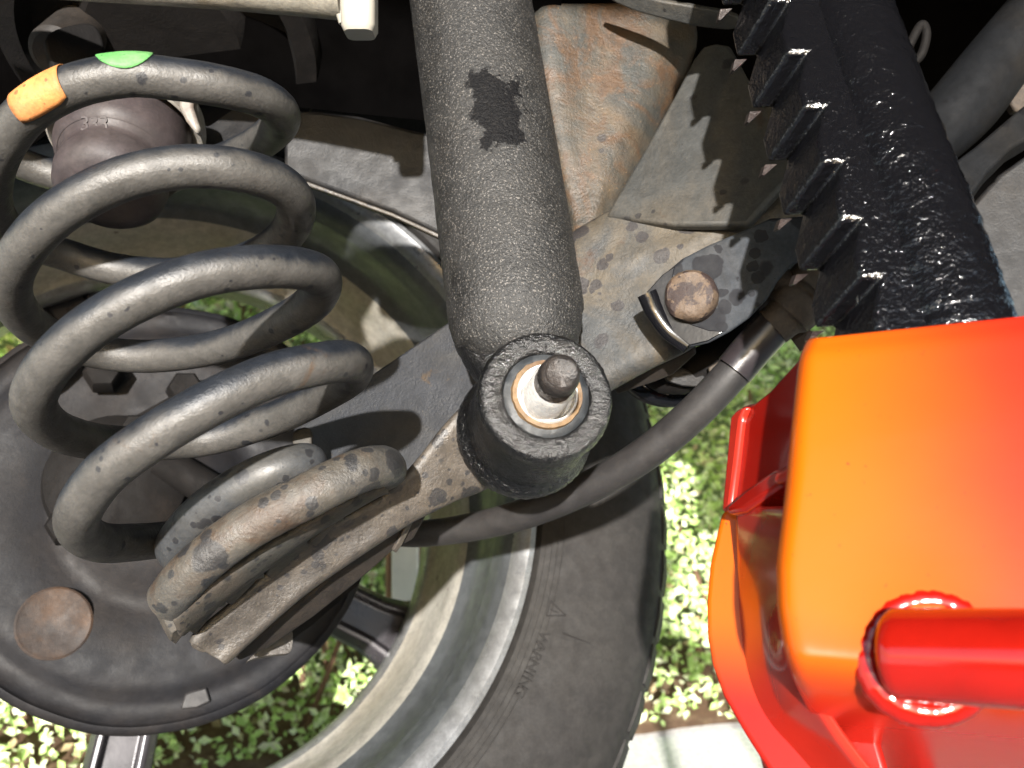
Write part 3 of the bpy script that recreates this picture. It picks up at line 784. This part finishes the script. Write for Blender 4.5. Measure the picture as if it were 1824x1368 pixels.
# ------------------------------------------------------------------ coil spring
r_ = .0066
SP = [ # px, py, d
 (-120, 120, .315), (-60, 180, .335), (-20, 255, .36), (60, 300, .375), (170, 322, .38), (300, 312, .375), (410, 280, .355), (475, 245, .335),
 (502, 208, .312), (470, 176, .296), (400, 155, .285), (310, 141, .279), (220, 135, .275), (120, 158, .275), (40, 210, .279), (-8, 290, .292), (-12, 370, .315), (30, 420, .34), (110, 452, .36), (220, 482, .367), (340, 486, .362), (450, 458, .342), (512, 415, .322),
 (527, 365, .300), (495, 326, .285), (420, 302, .273), (320, 298, .267), (210, 322, .264), (110, 375, .265), (45, 440, .272), (18, 505, .288), (38, 560, .308), (95, 602, .330), (180, 628, .348), (280, 634, .350), (400, 615, .340), (500, 575, .322), (560, 535, .305),
 (572, 495, .290), (530, 478, .275), (450, 476, .263), (350, 492, .256), (240, 535, .252), (150, 590, .252), (85, 655, .256), (60, 715, .268), (90, 760, .288), (160, 785, .312), (250, 790, .335), (370, 782, .35), (490, 745, .345), (580, 700, .325), (625, 668, .30),
 (622, 645, .280), (570, 648, .266), (480, 670, .257), (380, 715, .250), (270, 780, .247), (190, 840, .249), (145, 900, .257), (140, 940, .272), (175, 965, .292), (240, 966, .313), (330, 955, .335), (450, 930, .352), (570, 885, .350), (660, 850, .33),
]
E2 = [(690, 832, .308), (655, 834, .295), (600, 856, .288), (555, 879, .284), (500, 906, .282), (445, 937, .281), (395, 972, .281), (352, 1008, .282), (318, 1043, .285), (298, 1070, .290)]
spring = thing('coil_spring', 'big dusty grey coil spring with orange and green paint marks on its top turn', 'coil spring', P(300, 1000, .31))
def sp_r(i): return r_
q = catmull(SP, 12)
q = [(a, b, c, r_) for a, b, c in q]
path = [(P(a, b, c), r_) for a, b, c, _ in q]
bm_obj('coil', sweep(path, circle(28), rough=.00006), M['spring'], spring, sharp=60)
q2 = [(P(a, b, c), r_*1.06) for a, b, c in catmull([SP[-1]] + E2, 12)]
bm_obj('rusty_end_coil', sweep(q2, circle(28, .92, 1.06), rough=.00012), M['spring_end'], spring, sharp=60)
# paint marks: thin shells following the wire
def mark(name, i0, i1, mat, c_ang, half0, rag=.3):
    bmx = bmesh.new(); rings = []
    sub = path[i0:i1+1]; n = len(sub); T = []
    for i in range(i0, i1+1): T.append((path[i+1][0]-path[i-1][0]).normalized())
    for k in range(n):
        t = T[k]; vw = Vector((0, -1, 0)); x = (vw - t*vw.dot(t)).normalized(); y = t.cross(x)
        if y.z < 0: y = -y
        s = k/(n-1)
        half = half0(s)
        ring = []
        for j in range(13):
            a = c_ang(s) + half*(j/12*2-1)
            ring.append(bmx.verts.new(sub[k][0] + (x*math.cos(a)+y*math.sin(a))*(r_+.00025)))
        rings.append(ring)
    for A, B in zip(rings, rings[1:]):
        for j in range(12): bmx.faces.new((A[j], A[j+1], B[j+1], B[j]))
    o = bm_obj(name, bmx, mat, spring)
    m = o.modifiers.new('s', 'SOLIDIFY'); m.thickness = .0003; m.offset = 1
    return o
def idx(px, py, lo, hi):
    best = min(range(lo, hi), key=lambda i: (q[i][0]-px)**2 + (q[i][1]-py)**2); return best
lo, hi = 12*8, 12*16
ia, ib = idx(128, 155, lo, hi), idx(52, 200, lo, hi)
mark('orange_paint_mark', min(ia, ib), max(ia, ib), M['mark_orange'], lambda s: R(25), lambda s: R(82 - 14*abs(2*s-1)**3))
ia, ib = idx(272, 138, lo, hi), idx(186, 140, lo, hi)
mark('green_paint_mark', min(ia, ib), max(ia, ib), M['mark_green'], lambda s: R(72 - 0*s), lambda s: R(20 + 55*math.sin(math.pi*min(1, max(0, s)))**.6))
# inner grey end turn
tube('inner_end_turn', [(350, 1000, .325, .0064), (312, 978, .314, .0068), (335, 940, .305, .0070), (378, 900, .300, .0071), (440, 860, .298, .0071), (500, 834, .300, .0070), (545, 824, .305, .0068), (558, 826, .309, .0050)], M['spring_grey'], spring, n=8, sides=26)

# spring seat pad (stepped pale rubber)
pd = thing('spring_pad', 'pale dirty rubber pad with a stepped lower edge squeezed under the lowest coil', 'rubber pad', P(330, 1130, .31))
PT = catmull([(305, 1100), (365, 1044), (418, 1008), (470, 974), (525, 940), (579, 908), (630, 882), (671, 864), (687, 866)], 5)
PB = catmull([(318, 1132), (380, 1080), (428, 1042), (475, 1008), (530, 968), (582, 932), (632, 902), (675, 878), (692, 874)], 5)
pp = Plane((320, 1110, .291), (500, 960, .291), (690, 865, .312))
rows = []
for (a, b), (c, d) in zip(PT, PB):
    row = [pp.at(a, b, .003)]
    for s in (.1, .35, .65, .9, 1): row.append(pp.at(a+(c-a)*s+0, b+(d-b)*s, 0.0 if 0 < s < 1 else .002))
    row.append(pp.at(c, d, .012))
    rows.append(row)
grid('pad_ring', rows, M['pad'], pd, thick=.003, sub=1)
for x0, y0, x1, y1, wd in ((305, 1138, 350, 1106, 16), (340, 1122, 402, 1072, 14), (405, 1070, 470, 1022, 15), (478, 1022, 548, 972, 17), (556, 968, 612, 924, 10)):
    plate('pad_step', [(x0, y0-wd*.6), (x1, y1-wd*.6), (x1+2, y1+wd*.5), (x1-12, y1+wd*.8), (x0+8, y0+wd*.7), (x0-3, y0+wd*.2)], pp, .012, M['pad'], pd, off=.0025, bev=.0007)

# ------------------------------------------------------------------ bump stop inside the spring
BA = Vector((.03, -.22, -1)).normalized()
bs = thing('bump_stop', 'maroon rubber bump stop in a white plastic cup inside the upper coils', 'bump stop', P(225, 330, .37))
bcn = P(222, 232, .37)
ax_ = Vector((-.02, .50, -1)).normalized()      # seen from below-front
bcn = P(225, 290, .355)
ax_ = Vector((-.10, -.42, -1)).normalized()
ax_ = Vector((.04, -.60, -.80)).normalized()
cc0 = P(224, 250, .362)
lathe('white_cup', [(-.016, .0285), (-.012, .0296), (-.004, .0305), (0, .0305), (.0006, .0296), (-.001, .0282), (-.008, .0268), (-.01, .020)], cc0, ax_, M['white_pl'], bs, n=80)
lathe('rubber_collar', [(-.012, .0235), (-.004, .0250), (.004, .0256), (.0100, .0252), (.0135, .0238), (.0148, .0222)], cc0, ax_, M['bump_rubber'], bs, n=80)
lathe('rubber_tip', [(.0145, .0222), (.0165, .0204), (.0185, .0200), (.0205, .0208), (.025, .0213), (.030, .0205), (.034, .017), (.036, .010), (.036, 0)], cc0, ax_, M['bump_rubber'], bs, n=80)
pl_ = bs
# moulded figures on the rubber
for i, ch in enumerate('333'):
    g = glyph(ch, .0078)
    dd = Vector((0, -1, .0))
    pos = cc0 + Vector((-.0040 + i*.0036, -.0262, -.0035))*1.0
    mt = Matrix(((1, 0, 0, pos.x), (.0, .0, -1, pos.y), (0, 1, .0, pos.z), (0, 0, 0, 1)))
    g.transform(mt)
    link('figure', g, M['bump_rubber'], bs, False)
# tall white tab beside the cup
plate('white_tab', [(318, 150), (343, 150), (343, 190), (356, 230), (350, 240), (330, 215), (318, 190)], Plane((318, 150, .345), (343, 150, .345), (350, 240, .345)), .006, M['white_pl'], bs, bev=.0015)
# grey pieces behind the cup
o = plate('pressed_bracket', [(355, 215), (370, 225), (400, 205), (440, 180), (480, 170), (500, 215), (460, 250), (410, 262), (360, 255)], Plane((355, 215, .40), (480, 170, .40), (410, 262, .39)), .006, M['xmember'], smooth_out=4)
tag(o, 'grey pressed bracket seen through the top turn beside the white cup', 'bracket'); recentre(o)

# ------------------------------------------------------------------ shock absorber
sh = thing('shock_absorber', 'thick black rough-painted shock absorber tube with a round eye at its lower end', 'shock absorber', P(940, 860, .33))
q = catmull([(800, -260, .412, .0267), (835, -20, .384, .0260), (868, 200, .362, .0258), (897, 400, .344, .0257), (914, 520, .334, .0256), (921, 570, .330, .0252), (929, 600, .328, .0232), (938, 635, .327, .019), (946, 660, .326, .013)], 14)
bm_obj('tube_body', sweep([(P(a, b, c), d) for a, b, c, d in q], circle(72), rough=.0002), M['shock'], sh, sharp=60)
EN = (P(922, 785, .348) - P(975, 700, .292)).normalized()
EC = P(975, 702, .290)
lathe('eye_ring', [(0.01000, 0.01320), (0.00300, 0.01400), (0.00100, 0.01460), (0.00020, 0.01520), (-0.00007, 0.01595), (-0.00029, 0.01670), (-0.00045, 0.01745), (-0.00050, 0.01820), (-0.00045, 0.01895), (-0.00029, 0.01970), (-0.00007, 0.02045), (0.00020, 0.02120), (0.00120, 0.02190), (0.00300, 0.02250), (0.00600, 0.02270), (0.00900, 0.02222), (0.01200, 0.02189), (0.01500, 0.02165), (0.01800, 0.02152), (0.02100, 0.02152), (0.02400, 0.02165), (0.02700, 0.02189), (0.03000, 0.02222), (0.03300, 0.02260), (0.03600, 0.02240), (0.03850, 0.02340), (0.04100, 0.02500), (0.04400, 0.02560), (0.04700, 0.02520), (0.04950, 0.02380), (0.05000, 0.01500)], EC, EN, M['eye'], sh, n=260, rough=.00026, rs=560, sharp=80)
lathe('rubber_bush', [(-.0004, .0112), (-.0004, .0125), (.0003, .0142), (.0015, .0150), (.004, .0155)], EC+EN*.001, EN, M['bush_rubber'], sh, n=80, rough=.0003)
# weld collar between tube and eye
q = catmull([(918, 585, .331, .0236), (932, 630, .329, .0215), (945, 670, .327, .018)], 6)
bm_obj('neck', sweep([(P(a, b, c), d) for a, b, c, d in q], circle(48), rough=.0004), M['eye'], sh, sharp=80)
# ------------------------------------------------------------------ stud through the eye
stt = thing('mounting_stud', 'worn threaded steel stud poking out of the shock absorber eye', 'stud', EC + EN*.02)
lathe('rust_ring', [(.000, .0098), (-.0012, .0102), (-.0012, .0116), (.0004, .0120)], EC+EN*.0005, EN, M['rust_ring'], stt, n=64, rough=.0003, rs=500)
lathe('inner_sleeve', [(.0005, .0), (.0005, .0086), (-.0010, .0090), (-.0022, .0093), (-.0022, .0098), (-.0010, .0102)], EC+EN*.0005, EN, M['bright'], stt, n=64)
sb = P(968, 712, .290); se = P(997, 668, .259)
sn = (se - sb).normalized()
lathe('shank', [(-.006, .0090), (.0, .0080), (.004, .0074), (.0205, .0070), (.0222, .0062)], sb, sn, M['bright'], stt, n=48)
prof = [(.0220, .0060)]
z = .0224
while z < .0290:
    prof += [(z, .0053), (z+.0006, .0062)]; z += .0012
prof += [(.0296, .0060), (.0310, .0060), (.0330, .0060), (.0345, .0056), (.0352, .0048), (.0346, .0042), (.0346, 0)]
lathe('thread', prof, sb, sn, M['stud'], stt, n=48, rough=.00025, rs=400, sharp=50)

# ------------------------------------------------------------------ cream pipe with cap
cp = thing('cream_pipe', 'cream painted pipe with a pale plastic end cap at the top of the picture', 'pipe', P(500, 0, .30))
tube('pipe', [(-200, -60, .33, .0075), (100, -40, .325, .0075), (400, -22, .315, .0075), (618, -4, .305, .0075)], M['cream'], cp, n=8, rough=.00012)
q = [(P(640, -90, .300), .0062), (P(640, 20, .300), .0062), (P(641, 52, .300), .0060), (P(641, 62, .300), .0050)]
bm_obj('end_cap', sweep(q, rrect(2.0, 1.9, .5, 5)), M['cap'], cp, sharp=40)
bm_obj('cap_collar', sweep([(P(606, -60, .304), .0022), (P(608, 20, .304), .0022), (P(612, 42, .304), .0016)], circle(14)), M['cap'], cp)

# ------------------------------------------------------------------ parts beyond the ratchet bar (right)
o = tube('grey_link_arm', [(1560, 330, .40, .012), (1650, 255, .40, .014), (1715, 190, .40, .0155), (1770, 120, .40, .0150), (1850, 20, .40, .014)], M['shade_grey'], n=8, sides=32)
tag(o, 'thick grey link arm with dark stain emerging right of the ratchet bar', 'link arm'); recentre(o)
o = plate('channel_section', [(1600, 330), (1695, 292), (1740, 258), (1790, 215), (1850, 165), (1850, 235), (1800, 265), (1760, 305), (1735, 340), (1700, 380)], Plane((1700, 300, .385), (1820, 200, .385), (1740, 330, .38)), .012, M['shade_grey'], bev=.0015)
tag(o, 'flat grey-brown channel section below the grey link arm', 'chassis part'); recentre(o)
o = plate('side_panel', [(1620, 420), (1735, 360), (1780, 310), (1850, 260), (2000, 200), (2000, 700), (1650, 700)], Plane((1700, 400, .42), (1850, 300, .42), (1800, 600, .40)), .01, M['xmember'], bev=.002)
tag(o, 'plain dark grey panel at the right edge behind bar and stand', 'car body'); recentre(o)
o = plate('small_rusty_bracket', [(1790, 140), (1830, 95), (1860, 110), (1860, 190), (1810, 200), (1795, 175)], Plane((1790, 140, .41), (1840, 100, .41), (1820, 190, .41)), .006, M['fitting'], bev=.0012)
tag(o, 'small brown bracket at the right edge above the channel', 'bracket'); recentre(o)
o = tube('thin_wire_loop', [(1615, 90, .40, .002), (1640, 45, .40, .002), (1650, 60, .40, .002), (1642, 95, .40, .002), (1625, 115, .40, .002)], M['blackbrown'], n=8, sides=10)
tag(o, 'thin brown wire loop in the dark just right of the ratchet bar', 'wire'); recentre(o)

# ------------------------------------------------------------------ axle stand
js = thing('axle_stand', 'bright orange and red axle stand with a black toothed ratchet bar', 'axle stand', Vector((P(1650, 1300, .24).x, .26, 0.0)))
bp_ = Plane((1430, 50, .268), (1600, 560, .222), (1780, 540, .222))
prof = [(1250, -330), (1260, -280)]
k0 = -4
px0, py0 = 1394, 54
def tooth(i):
    s = 1 + .035*i
    dx, dy = 31*i + .5*i*i*.8, 95*i + i*i*1.3
    return [(1394+dx, 54+dy), (1404+dx, 93+dy), (1441+dx, 91+dy)]
prof = []
for i in range(-5, 6): prof += tooth(i)
prof += [(1640, 700), (1880, 700), (1824, 590), (1800, 530), (1760, 425), (1720, 325), (1680, 225), (1640, 125), (1600, 25), (1540, -120), (1470, -300), (1420, -420)]
ev = Vector((-.0070, .0150, -.0125))
bmx = bmesh.new()
fr = [bmx.verts.new(bp_.at(x, y)) for x, y in prof]
bkv = [bmx.verts.new(bp_.at(x, y) + ev*1.0) for x, y in prof]
bmx.faces.new(fr); bmx.faces.new(bkv[::-1])
for i in range(len(prof)):
    j = (i+1) % len(prof); bmx.faces.new((fr[i], bkv[i], bkv[j], fr[j]))
bar = bevel(bm_obj('ratchet_bar', bmx, M['bar'], js, sharp=30), .0012, 3, 25)
# raised rib on the face of the bar
ribp = catmull([(1400, -330), (1462, -150), (1520, 20), (1580, 190), (1640, 350), (1700, 520), (1740, 640)], 16)
path = []
for i, (x, y) in enumerate(ribp):
    path.append((bp_.at(x, y, .0035), .0085 + .0003*noise.noise(Vector((i*.6, 0, 0)))))
bm_obj('rib', sweep(path, circle(32, .9, 1.5), up0=-bp_.n, rough=.0005), M['bar'], bar, sharp=80)
# worn tips of the far tooth edges
for i in range(-2, 6):
    (ax0, ay0), (bx0, by0), (cx0, cy0) = tooth(i)
    a_ = bp_.at(bx0, by0) + ev*1.002; c_ = bp_.at(cx0, cy0) + ev*1.002; b_ = bp_.at(bx0+6, by0+12) + ev*1.25
    d_ = bp_.at(cx0-8, cy0+14) + ev*1.25
    bm2 = bmesh.new(); vs = [bm2.verts.new(p + ev*.03) for p in (a_, a_.lerp(c_, .6), b_.lerp(d_, .35).lerp(a_, .45), b_.lerp(a_, .5))]
    v2 = [bm2.verts.new(p.co + Vector((0, .004, 0))) for p in vs]
    bm2.faces.new(vs); bm2.faces.new(v2[::-1])
    for k in range(4): bm2.faces.new((vs[k], v2[k], v2[(k+1) % 4], vs[(k+1) % 4]))
    bm_obj('worn_tooth_tip', bm2, M['bar_worn'], bar, sharp=30)

# front panel: outline rounded, folding away at its foot
def front_left(y):
    pts = [(560, 1452), (600, 1446), (640, 1428), (760, 1415), (860, 1406), (960, 1394), (1010, 1389), (1080, 1391), (1140, 1400), (1200, 1417), (1260, 1442), (1310, 1474), (1368, 1520), (1440, 1590), (1560, 1720)]
    for (y0, x0), (y1, x1) in zip(pts, pts[1:]):
        if y0 <= y <= y1: return x0 + (x1-x0)*(y-y0)/(y1-y0)
    return pts[-1][1]
fp = Plane((1420, 700, .215), (1800, 640, .205), (1420, 1200, .190))
rows = []
for i in range(61):
    s = i/60
    row = []
    for j in range(41):
        tt = j/40
        yl = 604 + (1500-604)*s
        xl = front_left(yl) + 3
        xr = 2150
        x = xl + (xr-xl)*tt**1.5
        topd = -(x-1446)*.105
        y = yl + topd*(1-s)
        dist = (x-xl)
        off = .0050*max(0, 1-dist/16)**2                # rolled left edge
        if s < .02: off += .002
        foot = max(0, (y - (x-1440)*.10 - 1165)/140)
        off += .055*foot**1.8
        off += -.0012*math.exp(-(((x-1640)/110)**2+((y-1165)/120)**2))
        row.append(fp.at(x, y, off))
    rows.append(row)
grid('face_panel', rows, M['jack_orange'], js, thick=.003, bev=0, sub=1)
# rear leg panel, seen left of the front one
rpn = Plane((1290, 950, .262), (1400, 950, .255), (1290, 1250, .245))
outl = [(1285, 912), (1300, 902), (1335, 905), (1420, 900), (1500, 1000), (1560, 1300), (1620, 1500), (1460, 1500), (1365, 1368), (1325, 1305), (1288, 1240), (1268, 1185), (1259, 1130), (1258, 1070), (1264, 1005), (1275, 955)]
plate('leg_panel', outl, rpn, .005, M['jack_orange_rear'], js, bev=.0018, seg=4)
# bulging red web between the two panels
rows = []
for i in range(31):
    s = i/30; y = 900 + 560*s
    row = []
    xl = [1318, 1322, 1326, 1332, 1340, 1352, 1372, 1402, 1445, 1500][min(9, int(s*9))] if False else 1316 + 20*s + 150*max(0, s-.45)**1.7
    for j in range(17):
        tt = j/16; x = xl + (front_left(y)+25-xl)*tt
        dep = .254 - .045*tt - .009*math.sin(math.pi*min(1, max(0, (s-.25)/.5)))*math.sin(math.pi*tt)
        row.append(P(x, y, dep))
    rows.append(row)
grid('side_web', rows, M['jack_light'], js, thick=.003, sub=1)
q = catmull([(1395, 1060), (1372, 1110), (1362, 1170), (1376, 1230), (1420, 1290)], 6)
# rounded boss low on the side
bmx = bmesh.new(); bmesh.ops.create_uvsphere(bmx, u_segments=40, v_segments=24, radius=1)
cc = P(1415, 1180, .243)
mt = Matrix.Translation(cc) @ Matrix.Rotation(R(12), 4, 'Y') @ Matrix.Diagonal((.0085, .013, .0185, 1))
bmesh.ops.transform(bmx, matrix=mt, verts=bmx.verts[:])
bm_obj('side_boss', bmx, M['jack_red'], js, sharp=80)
# upper side cheek and pawl guard
ckp = Plane((1345, 720, .262), (1440, 620, .240), (1320, 880, .255))
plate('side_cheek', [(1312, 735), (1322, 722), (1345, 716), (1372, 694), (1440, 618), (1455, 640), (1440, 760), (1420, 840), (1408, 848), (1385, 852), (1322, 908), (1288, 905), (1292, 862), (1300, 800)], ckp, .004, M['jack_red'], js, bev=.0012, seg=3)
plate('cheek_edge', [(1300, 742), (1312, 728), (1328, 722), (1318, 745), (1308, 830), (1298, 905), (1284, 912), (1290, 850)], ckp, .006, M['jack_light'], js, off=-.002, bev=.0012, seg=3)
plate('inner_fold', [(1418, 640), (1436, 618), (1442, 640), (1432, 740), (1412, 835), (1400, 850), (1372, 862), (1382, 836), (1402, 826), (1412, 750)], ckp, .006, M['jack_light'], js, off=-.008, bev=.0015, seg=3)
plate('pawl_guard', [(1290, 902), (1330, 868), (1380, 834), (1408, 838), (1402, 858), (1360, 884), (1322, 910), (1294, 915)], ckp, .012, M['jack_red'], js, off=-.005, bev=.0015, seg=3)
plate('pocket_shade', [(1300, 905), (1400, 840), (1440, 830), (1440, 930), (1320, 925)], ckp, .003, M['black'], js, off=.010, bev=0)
# cross tube welded to the panel
ta = P(1600, 1165, .184); tb_ = P(2150, 1185, .150)
path = []
for i in range(30):
    s = i/29; path.append((ta.lerp(tb_, s), .0093))
path.insert(0, (ta + (ta-tb_).normalized()*.0015, .0082)); path.insert(0, (ta + (ta-tb_).normalized()*.0022, .0062))
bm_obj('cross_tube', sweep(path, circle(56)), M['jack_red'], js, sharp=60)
wb = []
td = (tb_-ta).normalized()
for i in range(73):
    a = 2*math.pi*i/72
    off = Vector((math.cos(a)*.0118, 0, math.sin(a)*.0122))
    c = fp.at(1650, 1165) ; n_ = fp.n
    pnt = c + off; pnt -= n_*(pnt - fp.o).dot(n_); pnt += n_*.0009
    wb.append((pnt, .0034 + .0001*math.sin(i*2.1)))
bm_obj('weld_bead', sweep(wb, circle(14), cap=False, rough=.0002), M['jack_red'], js, sharp=80)
# feet of the stand, out of sight below but reaching the ground
base = P(1600, 1500, .25)
top = [P(1620, 1460, .225), P(2150, 1460, .21), P(2150, 1460, .30), P(1560, 1460, .30)]
cx_ = sum((p.x for p in top))/4
cz_ = sum((p.z for p in top))/4
for sx, sy in ((0, 0), (1, 0), (1, 1), (0, 1)):
    tp_ = Vector((cx_ + (.045 if sx else -.025), .215 + sy*.07, cz_)); bt_ = Vector((cx_ + (.12 if sx else -.03), .17+sy*.16, .0))
    bmx2 = sweep([(tp_, 1), (bt_, 1)], rrect(.022, .005, .001, 2))
    bm_obj('foot', bmx2, M['jack_red'], js, sharp=30)
